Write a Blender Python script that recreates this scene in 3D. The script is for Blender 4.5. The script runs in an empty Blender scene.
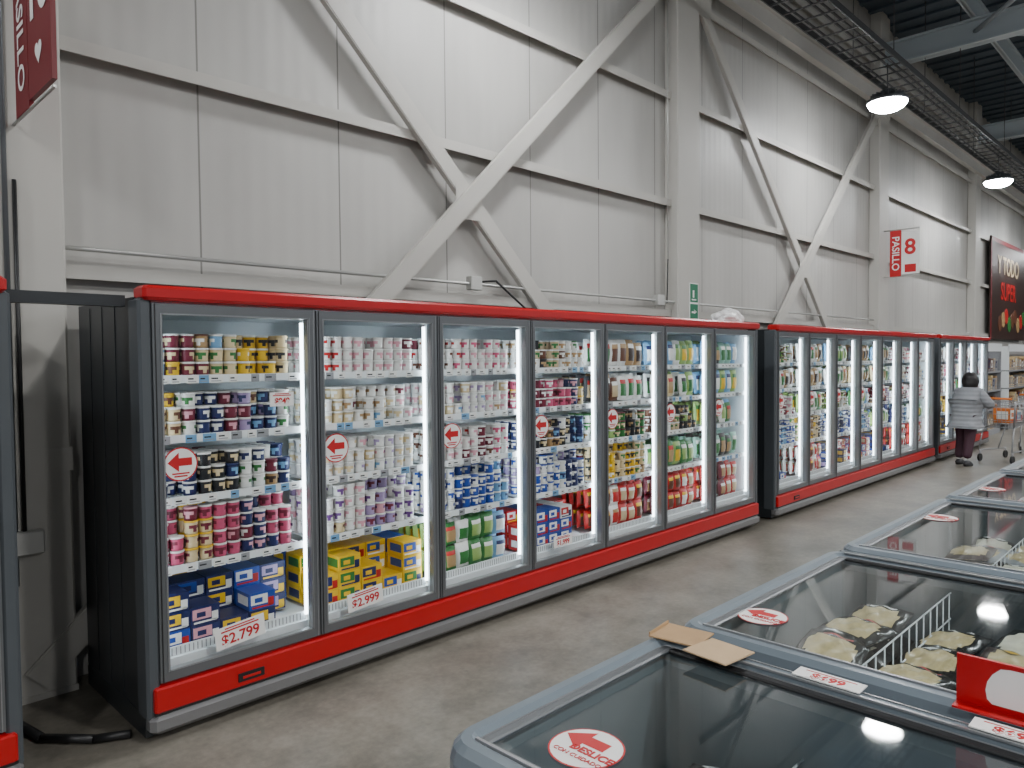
import bpy, math, random, bmesh
from mathutils import Matrix, Vector, noise
random.seed(31)
scene = bpy.context.scene
col = scene.collection

# ------------------------------------------------------------------ materials
MATS = {}
def mat(name, c=(0.5,0.5,0.5), rough=0.5, metal=0.0, var=0.0, scale=8.0, emit=0.0, bump=0.0, spec=0.5):
    if name in MATS: return MATS[name]
    m = bpy.data.materials.new(name); m.use_nodes = True
    nt = m.node_tree; b = nt.nodes['Principled BSDF']
    b.inputs['Base Color'].default_value = (*c,1)
    b.inputs['Roughness'].default_value = rough
    b.inputs['Metallic'].default_value = metal
    b.inputs['Specular IOR Level'].default_value = spec
    if emit:
        b.inputs['Emission Color'].default_value = (*c,1)
        b.inputs['Emission Strength'].default_value = emit
    if var or bump:
        tc = nt.nodes.new('ShaderNodeTexCoord'); n = nt.nodes.new('ShaderNodeTexNoise')
        n.inputs['Scale'].default_value = scale; n.inputs['Detail'].default_value = 5
        nt.links.new(tc.outputs['Object'], n.inputs['Vector'])
        if var:
            mx = nt.nodes.new('ShaderNodeMix'); mx.data_type='RGBA'
            mx.inputs[6].default_value = (*[max(0,x*(1-var)) for x in c],1)
            mx.inputs[7].default_value = (*[min(1,x*(1+var)) for x in c],1)
            nt.links.new(n.outputs['Fac'], mx.inputs[0]); nt.links.new(mx.outputs[2], b.inputs['Base Color'])
        if bump:
            bp = nt.nodes.new('ShaderNodeBump'); bp.inputs['Strength'].default_value = bump
            bp.inputs['Distance'].default_value = 0.01
            nt.links.new(n.outputs['Fac'], bp.inputs['Height']); nt.links.new(bp.outputs['Normal'], b.inputs['Normal'])
    MATS[name] = m
    return m

def glass_mat(name, tint, rough=0.02, gloss=1.0):
    m = bpy.data.materials.new(name); m.use_nodes=True
    nt=m.node_tree; nt.nodes.clear()
    o=nt.nodes.new('ShaderNodeOutputMaterial'); t=nt.nodes.new('ShaderNodeBsdfTransparent')
    t.inputs[0].default_value=(*tint,1)
    g=nt.nodes.new('ShaderNodeBsdfGlossy'); g.inputs['Roughness'].default_value=rough
    lw=nt.nodes.new('ShaderNodeLayerWeight'); lw.inputs['Blend'].default_value=0.5
    p=nt.nodes.new('ShaderNodeMath'); p.operation='POWER'; p.inputs[1].default_value=4.0
    nt.links.new(lw.outputs['Facing'],p.inputs[0])
    mu=nt.nodes.new('ShaderNodeMath'); mu.operation='MULTIPLY_ADD'; mu.inputs[1].default_value=min(gloss,.9); mu.inputs[2].default_value=0.05*gloss; mu.use_clamp=True
    mx=nt.nodes.new('ShaderNodeMixShader')
    nt.links.new(p.outputs[0],mu.inputs[0]); nt.links.new(mu.outputs[0],mx.inputs[0])
    nt.links.new(t.outputs[0],mx.inputs[1]); nt.links.new(g.outputs[0],mx.inputs[2])
    nt.links.new(mx.outputs[0],o.inputs[0])
    MATS[name]=m; return m

mat('red_gloss',(0.47,0.004,0.008),0.32,var=0.08)
mat('red_sign',(0.52,0.008,0.012),0.5)
mat('dark_red',(0.17,0.006,0.012),0.5)
mat('slate',(0.075,0.085,0.095),0.4,var=0.1)
mat('slate_dark',(0.022,0.026,0.03),0.35,var=0.15)
mat('black',(0.012,0.012,0.013),0.45)
mat('kick_grey',(0.21,0.21,0.215),0.35,metal=0.3,var=0.05)
mat('alu',(0.34,0.35,0.36),0.32,metal=0.6)
mat('alu_door',(0.16,0.17,0.18),0.32,metal=0.45)
mat('alu_dark',(0.13,0.14,0.15),0.35,metal=0.4)
mat('liner',(0.78,0.83,0.86),0.5)
mat('shelf_white',(0.82,0.86,0.88),0.4)
mat('paper',(0.85,0.85,0.83),0.6)
mat('led',(0.82,0.93,1.0),0.5,emit=11.5)
mat('lamp_glow',(0.95,0.98,1.0),0.5,emit=120.0)
mat('steel_paint',(0.48,0.465,0.43),0.5,var=0.08,scale=3)
mat('column_paint',(0.49,0.475,0.44),0.55,var=0.08,scale=2)
mat('conduit',(0.5,0.5,0.48),0.4,metal=0.4)
mat('green_sign',(0.0,0.16,0.07),0.5)
mat('cardboard',(0.42,0.27,0.14),0.85,var=0.12,scale=20)
mat('cardboard_lt',(0.52,0.37,0.22),0.85,var=0.1,scale=20)
mat('chest_frame',(0.15,0.185,0.215),0.3,var=0.06)
mat('chest_body',(0.35,0.37,0.39),0.4)
mat('chest_liner',(0.13,0.15,0.16),0.4)
mat('roof_steel',(0.42,0.47,0.50),0.5)
mat('roof_dark',(0.065,0.09,0.115),0.6,var=0.3,scale=0.6)
mat('tray',(0.06,0.062,0.065),0.5)
mat('plastic_bag',(0.8,0.8,0.8),0.35)
P = dict(
 white=(0.80,0.80,0.78), cream=(0.70,0.56,0.32), yellow=(0.78,0.48,0.01), pink=(0.56,0.08,0.17), ltpink=(0.70,0.34,0.40),
 maroon=(0.15,0.01,0.03), red=(0.48,0.008,0.008), navy=(0.01,0.018,0.10), blue=(0.012,0.06,0.34), ltblue=(0.16,0.36,0.60),
 green=(0.025,0.17,0.035), ltgreen=(0.28,0.43,0.12), brown=(0.12,0.04,0.018), choc=(0.035,0.014,0.01), purple=(0.13,0.04,0.21),
 lilac=(0.36,0.27,0.48), orange=(0.68,0.18,0.02), grey=(0.3,0.31,0.33), tan=(0.40,0.25,0.11), beige=(0.56,0.43,0.26), ink=(0.014,0.014,0.018), mint=(0.27,0.50,0.41))
for k,v in P.items(): mat('p_'+k, v, 0.42, var=0.18, scale=30)
mat('film_black',(0.02,0.019,0.018),0.22); mat('film_food',(0.58,0.46,0.24),0.28,var=.4,scale=40); mat('film_pale',(0.68,0.64,0.50),0.28,var=.3,scale=30)
MATS['p_filmk']=MATS['film_black']; MATS['p_filmf']=MATS['film_food']; MATS['p_filmp']=MATS['film_pale']
glass_mat('door_glass',(0.97,0.985,0.98),0.01,0.75)
glass_mat('lid_glass',(0.86,0.92,0.93),0.03,1.3)

# ------------------------------------------------------------------ mesh builder
class MB:
    def __init__(s): s.v=[]; s.f=[]; s.m=[]; s.names=[]; s.sm=[]
    def mi(s,n):
        if n not in s.names: s.names.append(n)
        return s.names.index(n)
    def face(s,idx,m,sm=False): s.f.append(idx); s.m.append(s.mi(m)); s.sm.append(sm)
    def box(s,x0,x1,y0,y1,z0,z1,m,M=None):
        b=len(s.v)
        p=[(x0,y0,z0),(x1,y0,z0),(x1,y1,z0),(x0,y1,z0),(x0,y0,z1),(x1,y0,z1),(x1,y1,z1),(x0,y1,z1)]
        if M: p=[tuple(M@Vector(q)) for q in p]
        s.v+=p
        ms = m if isinstance(m,(list,tuple)) else [m]*6
        for q,mm in zip([(0,3,2,1),(4,5,6,7),(0,1,5,4),(2,3,7,6),(0,4,7,3),(1,2,6,5)],ms):
            s.face([b+i for i in q],mm)
    def quad(s,p,m):
        b=len(s.v); s.v+=p; s.face([b,b+1,b+2,b+3],m)
    def bbox(s,x0,x1,y0,y1,z0,z1,m,bv=0.01,M=None):
        b=len(s.v)
        def loop(ix,z):
            c=bv
            X0,X1,Y0,Y1=x0+ix,x1-ix,y0+ix,y1-ix
            return [(X0+c,Y0,z),(X1-c,Y0,z),(X1,Y0+c,z),(X1,Y1-c,z),(X1-c,Y1,z),(X0+c,Y1,z),(X0,Y1-c,z),(X0,Y0+c,z)]
        L=[loop(bv,z0),loop(0,z0+bv),loop(0,z1-bv),loop(bv,z1)]
        for l in L:
            s.v+= [tuple(M@Vector(q)) for q in l] if M else l
        for k in range(3):
            for i in range(8):
                j=(i+1)%8
                s.face([b+k*8+i,b+k*8+j,b+k*8+8+j,b+k*8+8+i],m)
        s.face([b+i for i in range(8)][::-1],m); s.face([b+24+i for i in range(8)],m)
    def rings(s,rings,mats,n,cap=True,sm=True):
        b=len(s.v)
        for r in rings: s.v+=[tuple(p) for p in r]
        for k in range(len(rings)-1):
            mm=mats[k] if isinstance(mats,(list,tuple)) else mats
            for i in range(n):
                j=(i+1)%n
                s.face([b+k*n+i,b+k*n+j,b+(k+1)*n+j,b+(k+1)*n+i], mm if isinstance(mm,str) else mm(i), sm)
        if cap:
            m0=mats[0] if isinstance(mats,(list,tuple)) else mats; m1=mats[-1] if isinstance(mats,(list,tuple)) else mats
            m0=m0 if isinstance(m0,str) else m0(0); m1=m1 if isinstance(m1,str) else m1(0)
            s.face([b+i for i in range(n)][::-1],m0); t=b+(len(rings)-1)*n; s.face([t+i for i in range(n)],m1)
    def tube(s,p,q,r,m,n=6,r2=None):
        p=Vector(p);q=Vector(q);d=(q-p)
        if d.length<1e-6: return
        d.normalize(); a=d.orthogonal().normalized(); c=d.cross(a)
        r2=r if r2 is None else r2
        R=[[pp+a*rr*math.cos(2*math.pi*i/n)+c*rr*math.sin(2*math.pi*i/n) for i in range(n)] for pp,rr in((p,r),(q,r2))]
        s.rings(R,m,n)
    def obj(s,name,parent=None,smooth=False):
        me=bpy.data.meshes.new(name); me.from_pydata(s.v,[],s.f)
        for n in s.names: me.materials.append(MATS[n])
        me.polygons.foreach_set('material_index',s.m)
        me.polygons.foreach_set('use_smooth',s.sm if not smooth else [True]*len(s.f))
        me.update()
        o=bpy.data.objects.new(name,me); col.objects.link(o)
        if parent: o.parent=parent
        return o
def empty(name,loc=(0,0,0)):
    e=bpy.data.objects.new(name,None); e.location=loc; e.empty_display_size=0.2; col.objects.link(e); return e
def frame(x,y,loc):
    x=Vector(x);y=Vector(y);z=x.cross(y)
    return Matrix(((x[0],y[0],z[0],loc[0]),(x[1],y[1],z[1],loc[1]),(x[2],y[2],z[2],loc[2]),(0,0,0,1)))
FRONT=((1,0,0),(0,0,1)); UP=((0,-1,0),(1,0,0)); SIDE=((0,-1,0),(0,0,1)); SIDEV=((0,0,-1),(0,-1,0))
def text(s,size,m,loc,fr,parent,name='lettering',align='CENTER',bold=0.0):
    cu=bpy.data.curves.new(name,'FONT'); cu.body=s; cu.size=size; cu.align_x=align; cu.align_y='CENTER'
    cu.extrude=0.0006; cu.offset=bold; cu.materials.append(MATS[m])
    o=bpy.data.objects.new(name,cu); col.objects.link(o)
    o.matrix_world=frame(fr[0],fr[1],loc)
    if parent: o.parent=parent; o.matrix_parent_inverse=Matrix.Translation(-Vector(parent.location))
    return o

# ------------------------------------------------------------------ camera
H=1.70
cam=bpy.data.cameras.new('camera'); cam.sensor_width=36; cam.lens=740/1024*36; cam.clip_end=300
co=bpy.data.objects.new('camera',cam); col.objects.link(co)
a=Vector((728,31,-740)).normalized(); bb=Vector((-752,18,-740)); bb=(bb-a*bb.dot(a)).normalized(); c=a.cross(bb)
R=Matrix((a,bb,c))
co.matrix_world=Matrix.Translation((0,0,H))@R.to_4x4()
scene.camera=co

D=3.42; YW=4.47; YC=4.3
# ------------------------------------------------------------------ room
def floor_mat():
    m=mat('floor_concrete',(0.2,0.185,0.165),0.32); nt=m.node_tree; b=nt.nodes['Principled BSDF']
    b.inputs['Specular IOR Level'].default_value=.38
    tc=nt.nodes.new('ShaderNodeTexCoord')
    n1=nt.nodes.new('ShaderNodeTexNoise'); n1.inputs['Scale'].default_value=1.6; n1.inputs['Detail'].default_value=10; n1.inputs['Roughness'].default_value=.75
    n2=nt.nodes.new('ShaderNodeTexNoise'); n2.inputs['Scale'].default_value=30; n2.inputs['Detail'].default_value=6
    r=nt.nodes.new('ShaderNodeValToRGB'); r.color_ramp.elements[0].position=.36; r.color_ramp.elements[0].color=(0.14,0.127,0.105,1)
    r.color_ramp.elements[1].position=.64; r.color_ramp.elements[1].color=(0.31,0.285,0.24,1)
    mx=nt.nodes.new('ShaderNodeMix'); mx.data_type='RGBA'; mx.blend_type='MULTIPLY'; mx.inputs[0].default_value=.4
    for n in(n1,n2): nt.links.new(tc.outputs['Object'],n.inputs['Vector'])
    nt.links.new(n1.outputs['Fac'],r.inputs[0]); nt.links.new(r.outputs[0],mx.inputs[6]); nt.links.new(n2.outputs['Fac'],mx.inputs[7])
    nt.links.new(mx.outputs[2],b.inputs['Base Color'])
    mr=nt.nodes.new('ShaderNodeMapRange'); mr.inputs[3].default_value=.28; mr.inputs[4].default_value=.55
    nt.links.new(n1.outputs['Fac'],mr.inputs[0]); nt.links.new(mr.outputs[0],b.inputs['Roughness'])
floor_mat()
mb=MB(); mb.box(-9,46,-16,YW+.1,-.1,0,'floor_concrete'); mb.obj('floor')

def wall_mat():
    m=mat('wall_panel',(0.6,0.58,0.54),0.5); nt=m.node_tree; b=nt.nodes['Principled BSDF']
    tc=nt.nodes.new('ShaderNodeTexCoord'); sp=nt.nodes.new('ShaderNodeSeparateXYZ'); nt.links.new(tc.outputs['Object'],sp.inputs[0])
    def math_(op,a,bv):
        n=nt.nodes.new('ShaderNodeMath'); n.operation=op
        nt.links.new(a,n.inputs[0]); n.inputs[1].default_value=bv; return n.outputs[0]
    fr=math_('FRACT',math_('MULTIPLY',math_('ADD',sp.outputs[0],-1.88+97),1/.97),0)
    seam=math_('LESS_THAN',fr,.012)
    n=nt.nodes.new('ShaderNodeTexNoise'); n.inputs['Scale'].default_value=.8; n.inputs['Detail'].default_value=7
    mp=nt.nodes.new('ShaderNodeMapping'); mp.inputs['Scale'].default_value=(1.6,1,.7)
    nt.links.new(tc.outputs['Object'],mp.inputs[0]); nt.links.new(mp.outputs[0],n.inputs['Vector'])
    r=nt.nodes.new('ShaderNodeValToRGB'); r.color_ramp.elements[0].position=.3; r.color_ramp.elements[0].color=(0.385,0.375,0.355,1)
    r.color_ramp.elements[1].position=.65; r.color_ramp.elements[1].color=(0.48,0.47,0.445,1)
    nt.links.new(n.outputs['Fac'],r.inputs[0])
    mx=nt.nodes.new('ShaderNodeMix'); mx.data_type='RGBA'; nt.links.new(seam,mx.inputs[0])
    nt.links.new(r.outputs[0],mx.inputs[6]); mx.inputs[7].default_value=(0.2,0.195,0.18,1)
    nt.links.new(mx.outputs[2],b.inputs['Base Color'])
    rib=math_('SINE',math_('MULTIPLY',sp.outputs[0],2*math.pi/.1212),0)
    bp=nt.nodes.new('ShaderNodeBump'); bp.inputs['Strength'].default_value=.08; bp.inputs['Distance'].default_value=.01
    nt.links.new(rib,bp.inputs['Height']); nt.links.new(bp.outputs['Normal'],b.inputs['Normal'])
wall_mat()
ZT=7.4
mb=MB(); mb.box(-9,46,YW,YW+.1,0,ZT,'wall_panel'); mb.obj('wall_back')
mb=MB(); mb.box(46,46.1,-16,YW+.1,0,ZT,'wall_panel'); mb.obj('wall_right')
COLS=[-5.6,.67,6.92,13.1,19.35,25.6,31.85,38.1]
g=empty('wall_steel_frame')
mb=MB()
for z in (2.22,3.40,4.54,5.65,6.6):
    mb.box(-9,46,YW-.09,YW,z-.014,z,'steel_paint'); mb.box(-9,46,YW-.09,YW-.08,z-.075,z-.014,'steel_paint')
mb.box(-9,46,4.22,4.32,5.78,5.98,'steel_paint')
mb.box(-9,46,4.16,4.36,5.97,5.99,'steel_paint')
mb.obj('girts',g)
mb=MB()
def brace(x0,z0,x1,z1,y):
    d=Vector((x1-x0,0,z1-z0)); L=d.length; d.normalize(); n=Vector((-d.z,0,d.x))
    M=Matrix(((d.x,0,n.x,x0),(0,1,0,y),(d.z,0,n.z,z0),(0,0,0,1)))
    mb.box(0,L,-.022,.022,-.07,.07,'steel_paint',M); mb.box(0,L,-.026,-.022,-.06,.06,'steel_paint',M)
for xa,xb in((1.03,6.92),(7.37,13.1)):
    brace(xa-.03,5.75,xb+.03,.15,4.358); brace(xa-.1,.1,xb-.05,5.75,4.31)
    xm=(xa+xb)/2; mb.box(xm-.17,xm+.10,4.328,4.334,2.80,3.06,'steel_paint')
    for xx,zz in((xa,5.5),(xb-.3,5.5)): mb.box(xx,xx+.3,4.33,4.34,zz,zz+.3,'steel_paint')
mb.obj('cross_braces',g)
for x in COLS:
    mb=MB()
    mb.bbox(x,x+.45,YC,YW-.0,0,ZT,'column_paint',.012)
    mb.box(x-.0,x+.45,YC-.01,YW,0,.03,'column_paint')
    for zz in(1.15,5.7): mb.box(x-.004,x+.454,YC-.006,YW,zz,zz+.12,'column_paint')
    mb.obj('steel_column')
mb=MB(); mb.box(-9,46.1,-16,YW+.1,ZT,ZT+.1,'roof_dark')
x=-9
while x<46:
    mb.box(x,x+.12,-16,YW,ZT-.04,ZT,'roof_dark'); x+=.4
mb.obj('ceiling')
g=empty('roof_truss')
mb=MB()
for x in COLS:
    xc=x+.22
    mb.box(xc-.1,xc+.1,-16,YC,6.85,6.88,'roof_steel'); mb.box(xc-.1,xc+.1,-16,YC,6.5,6.53,'roof_steel'); mb.box(xc-.012,xc+.012,-16,YC,6.5,6.88,'roof_steel')
for y in (-14.5,-12,-9.5,-7,-4.5,-2,.5,3):
    mb.box(-9,46,y-.04,y+.04,7.18,7.21,'roof_steel'); mb.box(-9,46,y-.008,y+.008,6.88,7.2,'roof_steel'); mb.box(-9,46,y-.04,y+.04,6.88,6.91,'roof_steel')
for i in range(len(COLS)-1):
    for y in(-12,-7,-2):
        mb.tube((COLS[i]+.22,y,6.7),(COLS[i+1]+.22,y+5,6.7),.035,'roof_steel'); mb.tube((COLS[i]+.22,y+5,6.7),(COLS[i+1]+.22,y,6.7),.035,'roof_steel')
mb.obj('rafters_and_purlins',g)
mb=MB()
for y in(3.2,3.7):
    mb.box(-9,46,y-.008,y+.008,5.5,5.58,'tray')
x=-9
while x<46:
    mb.box(x,x+.02,3.2,3.7,5.5,5.515,'tray'); x+=.3
for y in(3.3,3.38,3.6): mb.tube((-9,y,5.53),(46,y,5.53),.016,'tray')
for x in [c_+.22 for c_ in COLS]+[c_+3.3 for c_ in COLS]:
    for y in(3.2,3.7): mb.tube((x,y,5.5),(x,y,7.4),.006,'tray')
mb.obj('cable_tray')

def lamp(x,y,z,power):
    e=empty('high_bay_lamp',(x,y,z)); mb=MB()
    def ring(r,zz,n=24): return [(r*math.cos(2*math.pi*i/n),r*math.sin(2*math.pi*i/n),zz) for i in range(n)]
    mb.rings([ring(.245,-.005),ring(.25,0),ring(.25,.035),ring(.18,.06),ring(.1,.075),ring(.09,.15),ring(.04,.17)],'alu_dark',24)
    for i in range(16):
        t=2*math.pi*i/16; M=Matrix.Rotation(t,4,'Z'); mb.box(.09,.2,-.004,.004,.04,.11,'alu_dark',M)
    mb.tube((0,0,.16),(0,0,(5.5 if y>3 else 6.88)-z),.008,'tray'); mb.obj('housing',e)
    mb=MB(); mb.rings([ring(.14,-.10),ring(.21,-.06),ring(.24,-.006)],'lamp_glow',24); mb.obj('diffuser',e)
    l=bpy.data.lights.new('lamp_light','AREA'); l.shape='DISK'; l.size=.4; l.energy=power; l.color=(1,.985,.96)
    lo=bpy.data.objects.new('lamp_light',l); lo.location=(0,0,-.11); col.objects.link(lo); lo.parent=e
for x in(-2,4.2,10.4,16.6,22.8,29): lamp(x,3.33,5.0,18)
for y in(-2,-7):  # unseen extra rows, added as fill light for the hall
    for x in(-4,3,10,17,24): lamp(x,y,5.6,185)

# ------------------------------------------------------------------ products
def tub(mb,x,y,z,r,h,style,n=10):
    b,l,lid=['p_'+k for k in style[:3]]
    a0=random.random()*6.28
    def ring(rr,zz): return [(x+rr*math.cos(a0+2*math.pi*i/n),y+rr*math.sin(a0+2*math.pi*i/n),z+zz) for i in range(n)]
    sel=lambda i:(l if (i%5)<3 else b)
    sel2=lambda i:(l if (i%5)==1 else b)
    mb.rings([ring(r*.86,0),ring(r*.88,h*.16),ring(r*.90,h*.42),ring(r*.93,h*.66),ring(r*.94,h*.84),ring(r,h*.86),ring(r,h*.98)],[b,sel2,sel,b,lid,lid],n)
def carton(mb,x0,x1,y0,y1,z0,z1,style):
    b,l,t=['p_'+k for k in style[:3]]
    mb.box(x0,x1,y0,y1,z0,z1,b)
    w=x1-x0;h=z1-z0
    mb.box(x0+.06*w,x1-.3*w,y0-.0015,y0,z0+.3*h,z1-.12*h,l)
    mb.box(x0+.72*w,x1-.06*w,y0-.0015,y0,z0+.12*h,z0+.6*h,t)
    mb.box(x0+.1*w,x1-.1*w,y0-.0015,y0,z0+.08*h,z0+.18*h,t)
    mb.box(x0+.2*w,x0+.5*w,y0-.0022,y0-.0015,z0+.42*h,z0+.7*h,b)
    mb.box(x0-.0015,x0,y0+.1*(y1-y0),y1-.2*(y1-y0),z0+.25*h,z1-.2*h,l)
def pillow(mb,M,w,h,d,style,n=6,wide=False):
    base,patch,txt=['p_'+k for k in style[:3]]
    b=len(mb.v); ph=random.random()*6
    for sgn in(1,-1):
        for j in range(n+1):
            for i in range(n+1):
                u=i/n*2-1;v=j/n*2-1
                k=max(0,(1-u*u)*(1-v*v))**.45
                wr=.007*math.sin(9*u+ph)*math.sin(7*v+2*ph)*k if wide else random.uniform(-.004,.004)*k
                p=Vector((u*w/2*(1-.05*abs(v)),v*h/2,sgn*(d/2*k+.001)+wr))
                mb.v.append(tuple(M@p))
    N=(n+1)**2
    for j in range(n):
        for i in range(n):
            q=[j*(n+1)+i,j*(n+1)+i+1,(j+1)*(n+1)+i+1,(j+1)*(n+1)+i]
            m=base
            if wide:
                # clear rectangular window with clipped corners, printed header band
                u=abs((i+.5)/n*2-1); v=(j+.5)/n*2-1
                if u<.74 and -.78<v<.45 and not(u>.6 and (v<-.62 or v>.3)): m=patch
                elif .60<v<.78 and u<.55: m=txt
            elif 0<i<n-1 and 0<j<n*.6: m=patch
            elif j==n-2 and 0<i<n-1: m=txt
            mb.face([b+t for t in q],m,True); mb.face([b+N+t for t in q[::-1]],m if m!=txt else base,True)
TUBS=dict(
 yel=[('yellow','brown','yellow'),('choc','cream','white'),('cream','ink','cream'),('maroon','cream','white'),('cream','green','white'),('ltblue','white','white'),('white','brown','white'),('tan','white','brown'),('yellow','ink','white'),('yellow','white','yellow')],
 mix=[('navy','white','white'),('navy','ltblue','white'),('pink','white','maroon'),('cream','brown','white'),('maroon','ltpink','white'),('navy','cream','white'),('white','green','white'),('lilac','navy','white'),('yellow','brown','yellow')],
 dark=[('navy','white','white'),('navy','ltblue','navy'),('ink','cream','white'),('lilac','white','white'),('tan','choc','white'),('white','green','white'),('maroon','white','maroon'),('white','navy','white')],
 pinks=[('pink','maroon','white'),('maroon','ltpink','ltpink'),('ltpink','white','maroon'),('navy','ltpink','white'),('maroon','white','white'),('pink','white','white'),('cream','maroon','yellow')],
 pale=[('white','lilac','white'),('cream','white','white'),('white','ltpink','white'),('white','tan','white'),('white','cream','white'),('white','maroon','white'),('white','ltblue','white')],
 purple=[('lilac','maroon','white'),('white','purple','white'),('ltpink','purple','white'),('cream','brown','white'),('lilac','white','white'),('white','ltpink','white')],
 pw=[('ltpink','maroon','white'),('white','pink','white'),('white','red','white'),('white','ltpink','white'),('maroon','white','white'),('white','brown','white')],
 bl=[('blue','white','white'),('navy','white','navy'),('ltblue','navy','white'),('lilac','white','white'),('white','blue','white'),('white','navy','blue')],
 grn=[('white','green','green'),('ltgreen','choc','white'),('brown','white','white'),('beige','green','white'),('ink','tan','ink'),('green','cream','maroon'),('white','tan','white')])
BOX=dict(yb=[('yellow','navy','red'),('blue','yellow','white'),('yellow','blue','white'),('yellow','green','navy')],
 b=[('navy','blue','white'),('blue','white','red'),('navy','lilac','yellow'),('navy','yellow','white'),('navy','ltpink','white'),('yellow','navy','white')],
 g=[('white','green','red'),('navy','ltblue','white'),('ltgreen','white','red')],
 r=[('red','white','yellow'),('red','beige','white'),('white','red','navy'),('blue','white','red')])
BAG=dict(beige=[('beige','tan','white'),('white','tan','green'),('white','green','red'),('brown','beige','white'),('ink','beige','red'),('tan','choc','white'),('white','brown','tan')],
 green=[('green','ltgreen','white'),('white','green','white'),('ltblue','white','navy'),('ltgreen','yellow','green'),('green','tan','red'),('white','ltgreen','green')],
 red=[('red','beige','white'),('red','white','yellow'),('maroon','tan','white'),('red','brown','yellow'),('white','red','tan')],
 multi=[('white','tan','green'),('mint','green','white'),('cream','tan','red'),('ltblue','white','white'),('ltgreen','green','white'),('ink','tan','green'),('white','green','ink')])
SH=[.345,.74,1.06,1.35,1.63]; SHT=[.70,1.03,1.32,1.60,1.90]
def fill(mb,x0,x1,yf,cfg,deep,n):
    for lv,(kind,pal,fillr) in enumerate(cfg):
        z=SH[lv]+.006; top=SHT[lv]-.012
        if kind=='t':
            r=.034; h=.0665; st=max(1,int((top-z)/h)); st=min(st,4)
            nx=int((x1-x0)/(2*r+.0015)); k=0; style=None
            for i in range(nx):
                if k<=0: style=random.choice(TUBS[pal]); k=random.choice([1,2,2,3]); s2=random.randint(max(1,st-1),st)
                k-=1
                for j in range(deep):
                    if j==0 and random.random()>fillr: continue
                    s_=s2 if random.random()<.8 else max(1,s2-1)
                    if j>0: s_=st
                    for q in range(s_):
                        sty=style if random.random()<.82 else random.choice(TUBS[pal])
                        tub(mb,x0+r+(2*r+.0015)*i+random.uniform(-.001,.001),yf+r+.076*j+random.uniform(-.002,.002),z+q*h,r,h,sty,n)
        elif kind=='b':
            w=random.choice([.125,.14]); h=.088; nx=int((x1-x0)/(w+.006))
            for i in range(nx):
                style=random.choice(BOX[pal]); st=min(4,int((top-z)/h)); s2=random.randint(max(1,st-2),st)
                for j in range(2 if deep<4 else 3):
                    if j==0 and random.random()>fillr: continue
                    for q in range(s2 if j==0 else st):
                        if random.random()<.3: style=random.choice(BOX[pal])
                        ox=random.uniform(-.002,.002); carton(mb,x0+.004+(w+.006)*i+ox,x0+.004+(w+.006)*i+w+ox,yf+.17*j,yf+.17*j+.155,z+q*h,z+q*h+h*.97,style)
        else:
            w=.108; h=min(.22,top-z-.01); nx=int((x1-x0)/(w+.002)); k=0
            if lv==0 : rows=2; h=.165
            else: rows=1
            for i in range(nx):
                if k<=0: style=random.choice(BAG[pal]); k=random.choice([1,1,2])
                k-=1
                for j in range(deep+1):
                    if j==0 and random.random()>fillr: continue
                    for q in range(rows):
                        hh=h*random.uniform(.84,1)
                        M=Matrix.Translation((x0+w/2+(w+.002)*i,yf+.04+.075*j,z+hh/2+.006+q*h))@Matrix.Rotation(math.radians(90+random.uniform(-6,4)),4,'X')@Matrix.Rotation(random.uniform(-.05,.05),4,'Z')
                        pillow(mb,M,w+.01,hh,.07,style,6)
CF=[
 [('b','b',.75),('t','pinks',.97),('t','dark',.93),('t','mix',.97),('t','yel',.97)],
 [('b','yb',.98),('t','purple',.97),('t','pale',.97),('t','pale',.95),('t','pw',.9)],
 [('g','green',.9),('t','bl',.97),('t','pw',.95),('t','pale',.97),('t','pw',.97)],
 [('b','r',.95),('t','bl',.9),('t','dark',.9),('t','pinks',.95),('t','grn',.97)],
 [('g','red',.97),('t','yel',.95),('t','grn',.95),('g','beige',.97),('g','beige',.97)],
 [('g','red',.97),('g','green',.95),('t','grn',.95),('g','multi',.97),('g','green',.95)],
 [('g','red',.95),('g','multi',.97),('g','green',.95),('g','green',.95),('g','multi',.95)]]

# ------------------------------------------------------------------ upright freezer banks
def sticker(mb,x,z,y,r):
    n=28
    def disc(rr,yy,m,a0=0,a1=2*math.pi):
        b=len(mb.v); mb.v.append((x,yy,z))
        for i in range(n+1):
            t=a0+(a1-a0)*i/n; mb.v.append((x+rr*math.cos(t),yy,z+rr*math.sin(t)))
        for i in range(n): mb.face([b,b+1+i,b+2+i],m)
    disc(r,y,'red_sign'); disc(r*.92,y-.0006,'paper')
    yy=y-.0012; b=len(mb.v)
    pts=[(-.75,.12),(-.1,.70),(-.1,.36),(.66,.36),(.66,-.10),(-.1,-.10),(-.1,-.44)]
    for px,pz in pts: mb.v.append((x+px*r,yy,z+pz*r))
    for q in([0,2,1],[0,5,2],[0,6,5],[2,5,4,3]): mb.face([b+i for i in q],'red_sign')
    for zz,w in((-.54,.5),(-.70,.38)): mb.box(x-w*r,x+w*r,yy-.0003,yy,z+zz*r-.045*r,z+zz*r+.045*r,'red_sign')
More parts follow.
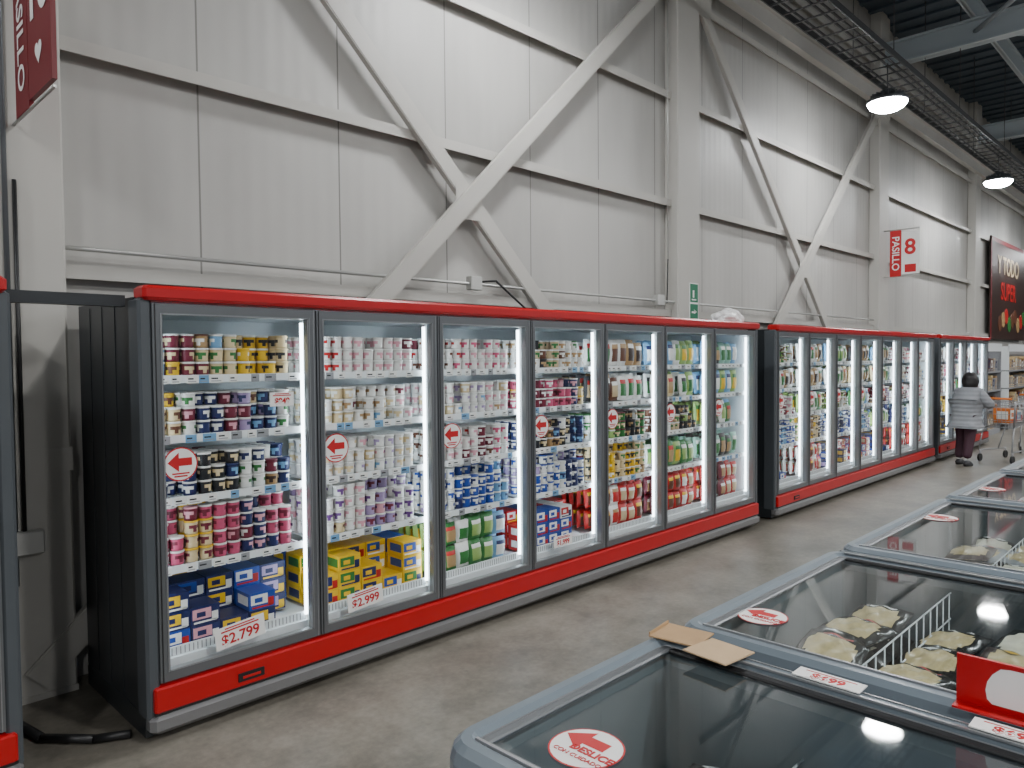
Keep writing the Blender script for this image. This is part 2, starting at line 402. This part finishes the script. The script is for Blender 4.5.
def bank(X0,nd,dw,cfgs,deep=4,n=10,open_end=0.05,depth=.76):
    X1=X0+nd*dw+2*open_end; e=empty('glass_door_freezer')
    Y0=D; Y1=D+depth; YI=D+.72
    mb=MB()
    for xs in((X0,X0+open_end),(X1-open_end,X1)):
        mb.box(xs[0],xs[1],Y0+.07,Y1,.12,1.99,'slate_dark')
        mb.bbox(xs[0]-.004,xs[1]+.004,Y0-.0,Y0+.13,.1,1.985,'slate',.012)
        mb.box(xs[0]-.002,xs[1]+.002,Y0+.04,Y1,.02,.12,'slate_dark')
        for k in range(1,4):
            yy=Y0+.13+(Y1-Y0-.13)*k/4; mb.box(xs[0]-.003,xs[1]+.003,yy-.004,yy+.004,.14,1.97,'slate_dark')
    mb.box(X0+open_end,X1-open_end,YI,Y1,.12,1.99,['liner','slate_dark','liner','slate_dark','liner','liner'])
    mb.box(X0+open_end,X1-open_end,Y0+.08,YI,1.93,1.99,['liner','slate_dark','liner','liner','liner','liner'])
    mb.box(X0+open_end,X1-open_end,Y0+.08,YI,.2,.33,'liner')
    mb.box(X0+open_end,X1-open_end,Y0+.05,Y1,.06,.2,'black')
    x=X0+.3
    while x<X1:
        mb.box(x-.03,x+.03,Y0+.12,Y0+.2,0,.06,'black'); mb.box(x-.03,x+.03,Y1-.15,Y1-.08,0,.06,'black'); x+=1.2
    mb.box(X0+open_end,X0+open_end+.006,Y0+.08,YI,.33,1.93,'liner'); mb.box(X1-open_end-.006,X1-open_end,Y0+.08,YI,.33,1.93,'liner')
    mb.obj('cabinet',e)
    mb=MB()
    mb.bbox(X0+.01,X1-.01,Y0-.03,Y0+.1,1.974,2.04,'red_gloss',.014)
    mb.bbox(X0+.02,X1-.02,Y0-.025,Y0+.06,.135,.25,'red_gloss',.008)
    mb.bbox(X0+.0,X1-.0,Y0-.03,Y0+.06,.04,.13,'kick_grey',.022)
    mb.box(X0+.02,X1-.02,Y0-.02,Y0-.01,.128,.138,'black')
    mb.box(X0+.40,X0+.53,Y0-.032,Y0-.02,.165,.205,'black'); mb.box(X0+.42,X0+.51,Y0-.035,Y0-.032,.178,.19,'red_gloss')
    mb.obj('red_fascia',e)
    fr=MB(); gl=MB(); sh=MB(); led=MB()
    for i in range(nd):
        a=X0+open_end+i*dw; b=a+dw; zb,zt=.262,1.962; t=.042; g_=.004
        fr.box(a+g_,a+t,Y0,Y0+.045,zb,zt,'alu_door'); fr.box(b-t,b-g_,Y0,Y0+.045,zb,zt,'alu_door')
        fr.box(a+t,b-t,Y0,Y0+.045,zb,zb+t,'alu_door'); fr.box(a+t,b-t,Y0,Y0+.045,zt-t,zt,'alu_door')
        for q in(0,1):
            xx=a+t if q==0 else b-t-.006
            fr.box(xx,xx+.006,Y0+.002,Y0+.04,zb+t,zt-t,'alu')
        fr.box(a+t,b-t,Y0+.002,Y0+.04,zb+t,zb+t+.006,'alu'); fr.box(a+t,b-t,Y0+.002,Y0+.04,zt-t-.006,zt-t,'alu')
        fr.box(a+t-.004,a+t,Y0-.003,Y0,zb+t,zt-t,'alu'); fr.box(b-t,b-t+.004,Y0-.003,Y0,zb+t,zt-t,'alu')
        fr.box(a+.014,a+.018,Y0-.003,Y0,zb,zt,'black'); fr.box(b-.018,b-.014,Y0-.003,Y0,zb,zt,'alu')
        gl.quad([(a+t,Y0+.022,zb+t),(b-t,Y0+.022,zb+t),(b-t,Y0+.022,zt-t),(a+t,Y0+.022,zt-t)],'door_glass')
        for xx in([a,b] if i==nd-1 else [a]):
            fr.box(xx-.03,xx+.03,Y0+.05,Y0+.08,.255,1.95,'liner')
        led.box(a+.028,a+.040,Y0+.082,Y0+.096,.36,1.9,'led'); led.box(b-.040,b-.028,Y0+.082,Y0+.096,.36,1.9,'led')
        for z in SH[1:]:
            ya,yb=Y0+.11,YI-.01
            k=a+.05
            while k<b-.04:
                sh.box(k,k+.014,ya,yb,z-.008,z,'shelf_white'); k+=.034
            sh.box(a+.03,b-.03,ya-.008,ya,z-.026,z+.010,'shelf_white')
            sh.box(a+.03,b-.03,yb-.3,yb-.29,z-.02,z-.008,'shelf_white')
            k=a+.06
            while k<b-.10:
                w=random.uniform(.04,.065); sh.box(k,k+w,ya-.010,ya-.008,z-.030,z+.008,random.choice(['paper','paper','p_white','p_white','p_grey','p_ltblue']))
                sh.box(k+.006,k+w*.6,ya-.011,ya-.01,z-.012,z-.005,'p_ink'); sh.box(k+.006,k+w*.85,ya-.011,ya-.01,z-.023,z-.019,'p_grey'); k+=w+random.choice([.006,.01,.03,.07])
        sh.box(a+.03,b-.03,Y0+.1,Y0+.108,.33,.375,'shelf_white')
        k=a+.05
        while k<b-.05: sh.box(k,k+.004,Y0+.098,Y0+.1,.335,.37,'p_grey'); k+=.02
        cfg=cfgs[i]
        pm=MB(); fill(pm,a+.042,b-.042,Y0+.122,cfg,deep,n)
        kinds=[c_[0] for c_ in cfg]
        pm.obj('ice_cream_tubs' if kinds.count('t')>=3 else 'frozen_food_packs')
    fr.obj('door_frames',e); gl.obj('door_glass',e); sh.obj('shelves',e); led.obj('led_strips',e)
    st=MB()
    for i in range(nd): sticker(st,X0+open_end+i*dw+.12,1.235,Y0+.018,.078)
    st.obj('door_stickers',e)
    return e,X1
def price(e,x,z,w,h,s,size,rot=0,y=None):
    y=D+.016 if y is None else y
    mb=MB(); M=Matrix.Translation((x,y,z))@Matrix.Rotation(rot,4,'Y')
    mb.bbox(-w/2,w/2,-.002,.002,-h/2,h/2,'paper',.0009,M); mb.box(-w*.38,w*.38,-.0026,-.002,h*.24,h*.31,'red_sign',M); mb.box(-w*.3,w*.3,-.0026,-.002,h*.36,h*.42,'red_sign',M); mb.obj('price_card',e)
    if s:
        o=text(s,size,'red_sign',(x,y-.0035,z-h*.13),FRONT,e,bold=.0012)
        o.matrix_world=Matrix.Translation((x,y-.0035,z-h*.13))@Matrix.Rotation(rot,4,'Y')@frame(*FRONT,(0,0,0))
DW=.815
e1,x1=bank(1.165,7,DW,CF,depth=.86)
price(e1,1.60,.39,.25,.105,'$2.799',.07,-.1); price(e1,2.32,.385,.23,.10,'$2.999',.065,-.08)
price(e1,1.84,1.51,.13,.07,'$949',.04); price(e1,4.0,.40,.2,.08,'$1.999',.05)
def rc():
    return [random.choice([CF[0],CF[3],CF[4],CF[5]])[0]]+[random.choice(CF[2:] if k<3 else CF)[k] for k in range(1,5)]
e2,x2=bank(7.36,7,.785,[rc() for _ in range(7)],3,8)
e3,x3=bank(13.2,4,.785,[rc() for _ in range(4)],2,8)
e0,x0_=bank(.69-.1-3*DW,3,DW,[rc() for _ in range(3)],3,8)

mb=MB(); mb.box(.70,1.15,D+.12,D+.18,1.95,2.0,'slate_dark'); mb.obj('filler_bar')
mb=MB()
pts=[(.76,4.24,.022),(.84,3.8,.022),(1.0,3.62,.022),(1.13,3.55,.022)]
for p,q in zip(pts,pts[1:]): mb.tube(p,q,.02,'black',8)
mb.obj('drain_pipe')

g=empty('wall_conduit'); mb=MB()
mb.tube((1.12,YW-.12,2.30),(13,YW-.12,2.30),.012,'conduit')
for x in(4.0,6.62):
    mb.bbox(x-.06,x+.06,YW-.16,YW-.09,2.25,2.36,'conduit',.006)
for p,q in zip([(4.05,YW-.14,2.32),(4.17,YW-.2,2.33),(4.3,YW-.2,2.25),(4.55,YW-.2,2.1)],[(4.17,YW-.2,2.33),(4.3,YW-.2,2.25),(4.55,YW-.2,2.1),(4.65,YW-.2,1.95)]): mb.tube(p,q,.009,'black')
mb.tube((6.78,YW-.12,2.28),(6.8,YW-.12,2.75),.007,'black'); mb.tube((6.8,YW-.12,2.75),(6.8,YW-.12,6),.005,'conduit')
mb.obj('conduit_run',g)
mb=MB(); mb.tube((.86,YC-.015,.6),(.86,YC-.015,6.5),.012,'alu_dark'); mb.bbox(.84,.98,YC-.05,YC,.75,.87,'conduit',.008); mb.tube((.90,YC-.015,.87),(.90,YC-.015,2.6),.01,'black'); mb.obj('column_conduit')

e=empty('exit_sign'); mb=MB(); mb.box(7.14,7.32,YC-.008,YC,2.08,2.52,'paper'); mb.box(7.15,7.31,YC-.01,YC-.008,2.09,2.29,'green_sign'); mb.box(7.15,7.31,YC-.01,YC-.008,2.31,2.51,'green_sign')
mb.box(7.18,7.25,YC-.012,YC-.01,2.19,2.21,'paper'); mb.box(7.2,7.23,YC-.012,YC-.01,2.36,2.44,'paper'); mb.box(7.18,7.27,YC-.012,YC-.01,2.33,2.345,'paper')
mb.obj('panel',e); text('>',.1,'paper',(7.25,YC-.012,2.2),FRONT,e)

def aisle(x,ya,yb,z0,z1,num,dark=False):
    e=empty('aisle_number_sign'); mb=MB(); ym=ya+(yb-ya)*.62
    rs='dark_red' if dark else 'red_sign'  # dark: shade of the back-lit sign painted in as a deeper red
    mb.box(x,x+.02,ym,yb,z0-.03,z1+.03,rs); mb.box(x,x+.02,ya,ym-.01,z0,z1,'dark_red' if dark else 'paper')
    if not dark: mb.box(x-.002,x,ya+.05,ym-.06,z0+.03,z0+.16,rs)
    mb.tube((x+.01,ya,z1+.04),(x+.01,YC+.02,z1+.04),.012,'conduit')
    mb.tube((x+.01,ya,z0-.03),(x+.01,YC+.02,z0-.03),.008,'conduit')
    mb.obj('panels',e)
    text('PASILLO',(z1-z0)*.22,'paper',(x-.003,(ym+yb)/2,(z0+z1)/2),SIDEV,e,bold=.002)
    text(num,(z1-z0)*.5,'paper' if dark else 'red_sign',(x-.003,(ya+ym)/2,z0+(z1-z0)*.62),SIDE,e,bold=.008)
    if dark:
        mb=MB(); cy=(ya+ym)/2; zc=z0+.17
        for i in range(24):
            t=2*math.pi*i/24; mb.v.append((x-.003,cy-.055*math.sin(t)**3,zc+.0034*(13*math.cos(t)-5*math.cos(2*t)-2*math.cos(3*t)-math.cos(4*t))))
        mb.face(list(range(24)),'paper'); mb.obj('heart_mark',e)
aisle(13.3,3.75,4.2,3.05,3.75,'8'); aisle(.9,3.58,4.2,2.90,3.62,'10',True)

e=empty('wall_poster'); mb=MB(); mb.box(21,25,YW-.13,YW-.1,2.1,4.6,'p_choc'); mb.box(21,25,YW-.135,YW-.13,4.5,4.6,'dark_red'); mb.box(21,21.12,YW-.135,YW-.13,2.1,4.6,'dark_red')
for i in range(9): mb.tube((22+.35*i,YW-.14,2.5+.1*(i%3)),(22+.35*i,YW-.13,2.5+.1*(i%3)),.2,['p_brown','p_tan','p_red','p_green','p_brown'][i%5],14)
mb.obj('print',e); text('Y TODO',.62,'p_beige',(22.9,YW-.14,3.95),FRONT,e,bold=.01); text('SUPER',.62,'p_red',(22.9,YW-.14,3.3),FRONT,e,bold=.01)

bm=bmesh.new(); bmesh.ops.create_icosphere(bm,subdivisions=4,radius=.13)
for v in bm.verts:
    n_=noise.noise(v.co*14)*.035+noise.noise(v.co*30)*.014; v.co*=1+n_*6; v.co.x*=1.6; v.co.z=max(-.03,v.co.z*.85)
me=bpy.data.meshes.new('plastic_bag'); bm.to_mesh(me); bm.free(); me.materials.append(MATS['plastic_bag'])
o=bpy.data.objects.new('plastic_bag',me); o.location=(6.72,D+.2,2.072); col.objects.link(o)

# ------------------------------------------------------------------ chest freezers
def rrect(x0,x1,y0,y1,r,z,k=5):
    pts=[]
    for cx,cy,a0 in((x1-r,y1-r,0),(x0+r,y1-r,90),(x0+r,y0+r,180),(x1-r,y0+r,270)):
        for i in range(k+1):
            t=math.radians(a0+90*i/k); pts.append((cx+r*math.cos(t),cy+r*math.sin(t),z))
    return pts
def chest(x0,x1,y0,y1,kind):
    e=empty('chest_freezer'); mb=MB(); zt=.86
    prof=[(.02,.04,'black'),(.02,.10,'chest_body'),(.02,.66,'red_gloss'),(.02,.70,'chest_frame'),(0,.72,'chest_frame'),(0,.82,'chest_frame'),(.008,.845,'chest_frame'),(.025,zt,'chest_frame'),(.05,zt+.001,'chest_frame'),(.065,.850,'alu'),(.07,.835,'chest_liner'),(.085,.80,'chest_liner'),(.09,.25,'chest_liner')]
    rings=[rrect(x0+i,x1-i,y0+i,y1-i,max(.09-i,.012),z) for i,z,_ in prof]
    mb.rings(rings,[p[2] for p in prof],24,cap=False,sm=False)
    b=len(mb.v); mb.v+=rings[-1]; mb.face([b+i for i in range(24)],'chest_liner')
    for xx in(x0+.12,x1-.12):
        for yy in(y0+.12,y1-.12): mb.tube((xx,yy,0),(xx,yy,.06),.03,'black',10)
    mb.obj('body',e)
    ym=(y0+y1)/2
    for (a,b_,z,fm) in((ym-.05,y1-.065,.836,'alu_dark'),(y0+.065,ym+.05,.848,'alu_dark')):
        f=MB(); xa,xb=x0+.065,x1-.065; w=.028
        f.bbox(xa,xb,a,a+w,z,z+.012,fm,.004); f.bbox(xa,xb,b_-w,b_,z,z+.012,fm,.004)
        f.bbox(xa,xa+w,a+w,b_-w,z,z+.012,fm,.004); f.bbox(xb-w,xb,a+w,b_-w,z,z+.012,'black' ,.004)
        f.obj('lid_frame',e)
        g_=MB(); g_.quad([(xa+w,a+w,z+.006),(xb-w,a+w,z+.006),(xb-w,b_-w,z+.006),(xa+w,b_-w,z+.006)],'lid_glass'); g_.obj('lid_glass',e)
    t=MB(); t.box(x1-.062,x1-.054,y0+.08,y1-.08,zt,zt+.006,'alu'); t.box(x1-.03,x1-.026,y0+.05,y1-.05,zt,zt+.004,'alu'); t.box(x0+.054,x0+.062,y0+.08,y1-.08,zt,zt+.006,'alu')
    top={'fish':.62,'veg':.735,'pizza':.70,'red':.74}[kind]
    nd=5; zd=min(.80,top+.055)
    for i in range(1,nd):
        yy=y0+.1+(y1-y0-.2)*i/nd
        for zz in(zd-.3,zd-.2,zd-.1,zd): t.tube((x0+.1,yy,zz),(x1-.1,yy,zz),.003,'shelf_white',5)
        k=x0+.12
        while k<x1-.1: t.tube((k,yy,.27),(k,yy,zd),.0025,'shelf_white',4); k+=.08
    t.obj('tracks_and_dividers',e)
    pm=MB()
    sty={'fish':[('grey','ltblue','navy'),('ink','grey','white'),('grey','white','ltblue'),('navy','grey','white')],'veg':[('filmk','filmf','white'),('choc','filmf','yellow'),('filmk','filmp','white'),('filmk','filmf','red'),('filmk','filmp','yellow')],
         'pizza':[('grey','filmp','green'),('grey','filmf','red'),('choc','filmf','white'),('filmk','filmp','white')],'red':[('red','white','yellow'),('maroon','beige','white'),('red','tan','white')]}[kind]
    yy=y0+.20
    while yy<y1-.17:
        xx=x0+.21
        while xx<x1-.17:
            z=top-.01+random.uniform(-.05,.012)
            tz=random.uniform(-.3,.3)-math.pi/2
            M=Matrix.Translation((xx+random.uniform(-.01,.01),yy+random.uniform(-.01,.01),z))@Matrix.Rotation(tz,4,'Z')@Matrix.Rotation(random.uniform(-.06,.22),4,'X')@Matrix.Rotation(random.uniform(-.15,.15),4,'Y')
            pillow(pm,M,.20,.23,.06,random.choice(sty),16 if kind=='veg' else 10,True)
            zz=z-.085
            while zz>.31:
                M=Matrix.Translation((xx,yy,zz))@Matrix.Rotation(tz,4,'Z'); pillow(pm,M,.19,.2,.085,random.choice(sty),4); zz-=.085
            xx+=.235
        yy+=.235
    pm.obj('frozen_bags',e)
    return e
CH=[(1.03,1.93,'fish'),(2.0,3.28,'veg'),(3.34,4.9,'pizza'),(4.96,6.3,'red'),(6.36,7.9,'pizza'),(7.96,9.3,'red')]
ces=[chest(a_,b_,-.9,1.27,k) for a_,b_,k in CH]
def flat_sticker(e,x,y,z,r):
    mb=MB(); n=32
    def disc(rr,zz,m,a0=0,a1=2*math.pi):
        b=len(mb.v); mb.v.append((x,y,zz))
        for i in range(n+1):
            t=a0+(a1-a0)*i/n; mb.v.append((x+rr*math.cos(t),y+rr*math.sin(t),zz))
        for i in range(n): mb.face([b,b+1+i,b+2+i],m)
    disc(r,z,'red_sign'); disc(r*.95,z+.0004,'paper')
    b=len(mb.v)
    for u,v in[(-.85,.25),(-.2,.78),(-.2,.5),(.45,.5),(.45,.08),(-.2,.08),(-.2,-.25)]: mb.v.append((x+v*r,y-u*r,z+.0012))
    for q in([0,2,1],[0,5,2],[0,6,5],[2,5,4,3]): mb.face([b+i for i in q],'red_sign')
    mb.obj('slide_sticker',e); text('DESLICE',r*.36,'red_sign',(x-.18*r,y-.30*r,z+.0016),UP,e,bold=.0008); text('CON CUIDADO',r*.21,'red_sign',(x-.52*r,y-.1*r,z+.0016),UP,e)
flat_sticker(ces[0],1.25,1.01,.845,.085); flat_sticker(ces[1],2.30,1.11,.845,.08); flat_sticker(ces[2],4.35,1.12,.845,.09); flat_sticker(ces[3],5.5,1.12,.845,.08)
def flat_label(e,x,y,s,w=.17,h=.058):
    mb=MB(); mb.box(x-h/2,x+h/2,y-w/2,y+w/2,.868,.871,'paper'); mb.box(x+h*.26,x+h*.33,y-w*.38,y+w*.38,.871,.8715,'red_sign'); mb.obj('price_label',e); text(s,.042,'red_sign',(x-.008,y,.8715),UP,e,bold=.001)
flat_label(ces[0],1.905,.74,'$699'); flat_label(ces[0],1.905,.335,'$699')
mb=MB(); e=empty('promo_display_strip')
mb.box(1.985,1.995,-.3,.47,.873,.99,'red_gloss'); mb.box(1.945,1.985,-.3,.47,.873,.878,'red_gloss'); mb.obj('backing',e)
mb=MB(); n=24
for yc in(.33,.0):
    b=len(mb.v); mb.v+= [(1.983,yc-.02+.10*math.cos(2*math.pi*i/n),min(.98,max(.89,.92+.08*math.sin(2*math.pi*i/n)))) for i in range(n)]; mb.face([b+i for i in range(n)],'paper')
mb.obj('white_roundels',e)
mb=MB(); M=Matrix.Translation((1.915,1.18,.868))@Matrix.Rotation(.12,4,'Z'); mb.box(-.065,.065,-.075,.075,0,.004,'cardboard',M); mb.box(-.06,.065,.073,.077,.004,.012,'cardboard',M); mb.obj('cardboard_piece')
mb=MB(); M=Matrix.Translation((1.865,1.03,.8735))@Matrix.Rotation(-.1,4,'Z')@Matrix.Rotation(.02,4,'Y'); mb.box(-.07,.07,-.07,.07,0,.004,'cardboard_lt',M); mb.obj('cardboard_piece')

# ------------------------------------------------------------------ shopper
mat('coat',(0.25,0.26,0.28),0.6,var=0.25,scale=9,bump=.3); mat('trousers',(0.05,0.018,0.03),0.8,var=.1); mat('hair',(0.010,0.008,0.008),0.5,var=.3,scale=60)
mat('skin',(0.52,0.30,0.20),0.5); mat('shoe',(0.02,0.02,0.022),0.5); mat('eye',(0.02,0.015,0.01),0.2); mat('lips',(0.4,0.12,0.1),0.5)
nt=MATS['coat'].node_tree; w=nt.nodes.new('ShaderNodeTexWave'); w.bands_direction='Z'; w.inputs['Scale'].default_value=5; tc=nt.nodes.new('ShaderNodeTexCoord'); nt.links.new(tc.outputs['Object'],w.inputs['Vector'])
bp=nt.nodes.new('ShaderNodeBump'); bp.inputs['Strength'].default_value=.3; bp.inputs['Distance'].default_value=.02; nt.links.new(w.outputs['Fac'],bp.inputs['Height']); nt.links.new(bp.outputs['Normal'],nt.nodes['Principled BSDF'].inputs['Normal'])
def skin(name,nodes,edges,m,parent,root=0,sub=2):
    me=bpy.data.meshes.new(name); me.from_pydata([n_[0] for n_ in nodes],edges,[]); me.materials.append(MATS[m])
    o=bpy.data.objects.new(name,me); col.objects.link(o); o.parent=parent
    s=o.modifiers.new('skin','SKIN'); s.use_smooth_shade=True
    for i,n_ in enumerate(nodes):
        sv=me.skin_vertices[0].data[i]; r=n_[1]; sv.radius=(r,r) if not isinstance(r,tuple) else r; sv.use_root=(i==root)
    ss=o.modifiers.new('sub','SUBSURF'); ss.levels=sub; ss.render_levels=sub
    return o
per=empty('woman_shopper',(13.12,3.02,0)); per.rotation_euler=(0,0,math.radians(-12))
body=[((0,0,.76),.12),((.03,0,.92),.11),((.08,0,1.08),.12),((.13,0,1.18),.05),((.16,0,1.24),.045),
 ((0,.08,.72),.085),((.06,.085,.42),.055),((-.02,.09,.10),.036),((0,-.08,.72),.085),((-.06,-.085,.42),.055),((-.16,-.09,.12),.036),
 ((.09,.16,1.12),.05),((.16,.22,.90),.038),((.34,.18,.88),.028),((.09,-.16,1.12),.05),((.16,-.24,.92),.038),((.36,-.2,.93),.028)]
skin('body',body,[(0,1),(1,2),(2,3),(3,4),(0,5),(5,6),(6,7),(0,8),(8,9),(9,10),(2,11),(11,12),(12,13),(2,14),(14,15),(15,16)],'skin',per)
skin('trousers',[((0,0,.76),.135),((0,.08,.70),.105),((.06,.085,.42),.08),((-.02,.09,.09),.065),((0,-.08,.70),.105),((-.06,-.085,.42),.08),((-.155,-.09,.11),.065)],[(0,1),(1,2),(2,3),(0,4),(4,5),(5,6)],'trousers',per)
skin('coat',[((-.01,0,.60),.215),((.0,0,.78),.21),((.03,0,.93),.19),((.075,0,1.07),.185),((.12,0,1.17),.09),
  ((.09,.15,1.11),.10),((.16,.25,.91),.078),((.33,.185,.885),.05),((.09,-.15,1.11),.10),((.16,-.27,.93),.078),((.34,-.205,.93),.05)],[(0,1),(1,2),(2,3),(3,4),(3,5),(5,6),(6,7),(3,8),(8,9),(9,10)],'coat',per,root=1)
for sx,sy in((.0,.09),(-.14,-.09)):
    mb=MB(); n=12
    rr=[]
    for zz,sc in((.0,1),(.02,1.04),(.05,.95),(.08,.7)): rr.append([(sx+.04+(.12 if zz<.06 else .07)*sc*math.cos(2*math.pi*i/n)-(.03 if zz>.04 else 0),sy+.045*sc*math.sin(2*math.pi*i/n),zz) for i in range(n)])
    mb.rings(rr,'shoe',n); mb.obj('shoe',per)
for side,(hx,hy,hz) in((1,(.36,.18,.875)),(-1,(.385,-.2,.93))):
    nodes=[((hx,hy,hz),.024),((hx+.045,hy,hz+.005),.03)]; ed=[(0,1)]
    for k,(o_,L) in enumerate(((-.03,.022),(-.01,.027),(.01,.026),(.03,.02))):
        b=len(nodes); nodes+=[((hx+.07,hy+o_,hz+.005),.0095),((hx+.07+L,hy+o_,hz-.01),.0085),((hx+.065+L,hy+o_,hz-.035),.0075)]; ed+=[(1,b),(b,b+1),(b+1,b+2)]
    b=len(nodes); nodes+=[((hx+.035,hy-side*.04,hz-.012),.010),((hx+.06,hy-side*.045,hz-.035),.008)]; ed+=[(1,b),(b,b+1)]
    skin('hand',nodes,ed,'skin',per,sub=1)
bm=bmesh.new(); bmesh.ops.create_uvsphere(bm,u_segments=28,v_segments=20,radius=1)
for v in bm.verts:
    x,y,z=v.co; nx,ny,nz=x*.095,y*.073,z*.112
    if z<0: ny*=1-.25*-z; nx*=1-.12*-z
    if x>.85 and abs(y)<.2 and -.35<z<.1: nx+=.018
    if x>.8 and .05<z<.25 and .2<abs(y)<.5: nx-=.006
    v.co=(nx,ny,nz)
me=bpy.data.meshes.new('head'); bm.to_mesh(me); bm.free(); me.materials.append(MATS['skin']); [setattr(p_,'use_smooth',True) for p_ in me.polygons]
hd=bpy.data.objects.new('head',me); col.objects.link(hd); hd.parent=per; hd.location=(.2,.03,1.30); hd.rotation_euler=(0,math.radians(16),math.radians(12))
mb=MB()
def ell(c,r,m,n=12,k=8):
    mb.rings([[(c[0]+r[0]*math.sin(math.pi*(j+.02)/(k+.04))*math.cos(2*math.pi*i/n),c[1]+r[1]*math.sin(math.pi*(j+.02)/(k+.04))*math.sin(2*math.pi*i/n),c[2]-r[2]*math.cos(math.pi*(j+.02)/(k+.04))) for i in range(n)] for j in range(k+1)],m,n)
for s_ in(-1,1): ell((.084,s_*.028,.005),(.008,.012,.006),'eye'); ell((0,s_*.074,-.01),(.015,.008,.028),'skin')
ell((.086,0,-.055),(.008,.022,.006),'lips'); o=mb.obj('face_features',hd)
bm=bmesh.new(); bmesh.ops.create_uvsphere(bm,u_segments=28,v_segments=20,radius=1)
for v in list(bm.verts):
    x,y,z=v.co
    if x>.45 and z<.35: v.co=(x*.07,y*.06,z*.09)
    else:
        k=1+.05*math.sin(y*30+z*9); v.co=(x*.126*k-.018,y*.116*k,z*.132*k+.004 if z>-.2 else z*.18)
me=bpy.data.meshes.new('hair'); bm.to_mesh(me); bm.free(); me.materials.append(MATS['hair']); [setattr(p_,'use_smooth',True) for p_ in me.polygons]
hr=bpy.data.objects.new('hair',me); col.objects.link(hr); hr.parent=hd

# ------------------------------------------------------------------ shopping cart
def cart(x,y,rz,goods=True):
    e=empty('shopping_cart',(x,y,0)); e.rotation_euler=(0,0,rz); mb=MB()
    T=[(0,-.28,.98),(.85,-.2,.9),(.85,.2,.9),(0,.28,.98)]; B=[(.1,-.22,.55),(.78,-.16,.6),(.78,.16,.6),(.1,.22,.55)]
    V=Vector
    for L in(T,B):
        for i in range(4): mb.tube(L[i],L[(i+1)%4],.008,'alu')
    for t in(.25,.5,.75):
        P_=[V(T[i]).lerp(V(B[i]),t) for i in range(4)]
        for i in range(4): mb.tube(P_[i],P_[(i+1)%4],.004,'alu',5)
    for i in range(4):
        j=(i+1)%4; n=14 if i%2==0 else 8
        for k in range(n+1):
            t=k/n; mb.tube(V(T[i]).lerp(V(T[j]),t),V(B[i]).lerp(V(B[j]),t),.0035,'alu',4)
    for k in range(12): 
        t=k/11; mb.tube(V(B[0]).lerp(V(B[1]),t),V(B[3]).lerp(V(B[2]),t),.003,'alu',4)
    for s_ in(-1,1):
        mb.tube((0,s_*.26,.98),(-.1,s_*.26,1.02),.01,'alu'); mb.tube((.1,s_*.22,.55),(0,s_*.24,.18),.012,'alu'); mb.tube((0,s_*.24,.18),(.8,s_*.18,.16),.012,'alu'); mb.tube((.1,s_*.22,.55),(0,s_*.28,.98),.012,'alu')
        mb.tube((.78,s_*.16,.6),(.55,s_*.19,.17),.01,'alu')
        for xx in(.03,.78):
            yy=s_*(.235 if xx<.1 else .18); mb.tube((xx,yy-.015,.06),(xx,yy+.015,.06),.06,'black',14); mb.tube((xx,yy,.06),(xx,yy,.18),.012,'alu')
    mb.tube((-.1,-.27,1.02),(-.1,.27,1.02),.017,'p_orange',10)
    mb.obj('wire_frame',e)
    if goods:
        g_=MB(); carton(g_,.2,.45,-.12,.12,.62,.85,('orange','white','red')); carton(g_,.48,.7,-.1,.12,.62,.8,('white','ltblue','red')); g_.obj('groceries',e)
    return e
cart(13.68,2.74,math.radians(-12))
cart(15.3,2.45,math.radians(15),False)
def gondola(x0,x1,seed):
    random.seed(seed); e=empty('store_shelving'); mb=MB(); ya,yb=3.75,4.15
    mb.box(x0,x1,yb-.02,yb,0,1.9,'p_grey'); mb.box(x0,x0+.03,ya,yb,0,1.9,'shelf_white'); mb.box(x1-.03,x1,ya,yb,0,1.9,'p_grey'); mb.box(x0,x1,ya,yb,0,.12,'p_grey')
    mb.box(x0,x1,ya-.01,ya+.01,1.78,1.95,'shelf_white')
    zs=[.12,.55,.95,1.35]
    for z in zs[1:]: mb.box(x0,x1,ya,yb,z-.02,z,'p_grey'); mb.box(x0,x1,ya-.01,ya,z-.03,z+.01,'p_grey')
    mb.obj('rack',e); g_=MB()
    for z in zs:
        x=x0+.06
        while x<x1-.3:
            w=random.uniform(.14,.24); h=random.uniform(.2,.32); carton(g_,x,x+w,ya+.03,yb-.06,z,z+h,(random.choice(['cream','tan','grey','beige','brown']),random.choice(['tan','navy','grey','white']),'grey')); x+=w+.01
    g_.obj('dry_goods',e)
gondola(16.75,19.2,1); gondola(19.95,25.4,2)

w=bpy.data.worlds.new('world'); scene.world=w; w.use_nodes=True
w.node_tree.nodes['Background'].inputs[0].default_value=(0.80,0.88,1.0,1); w.node_tree.nodes['Background'].inputs[1].default_value=0.27
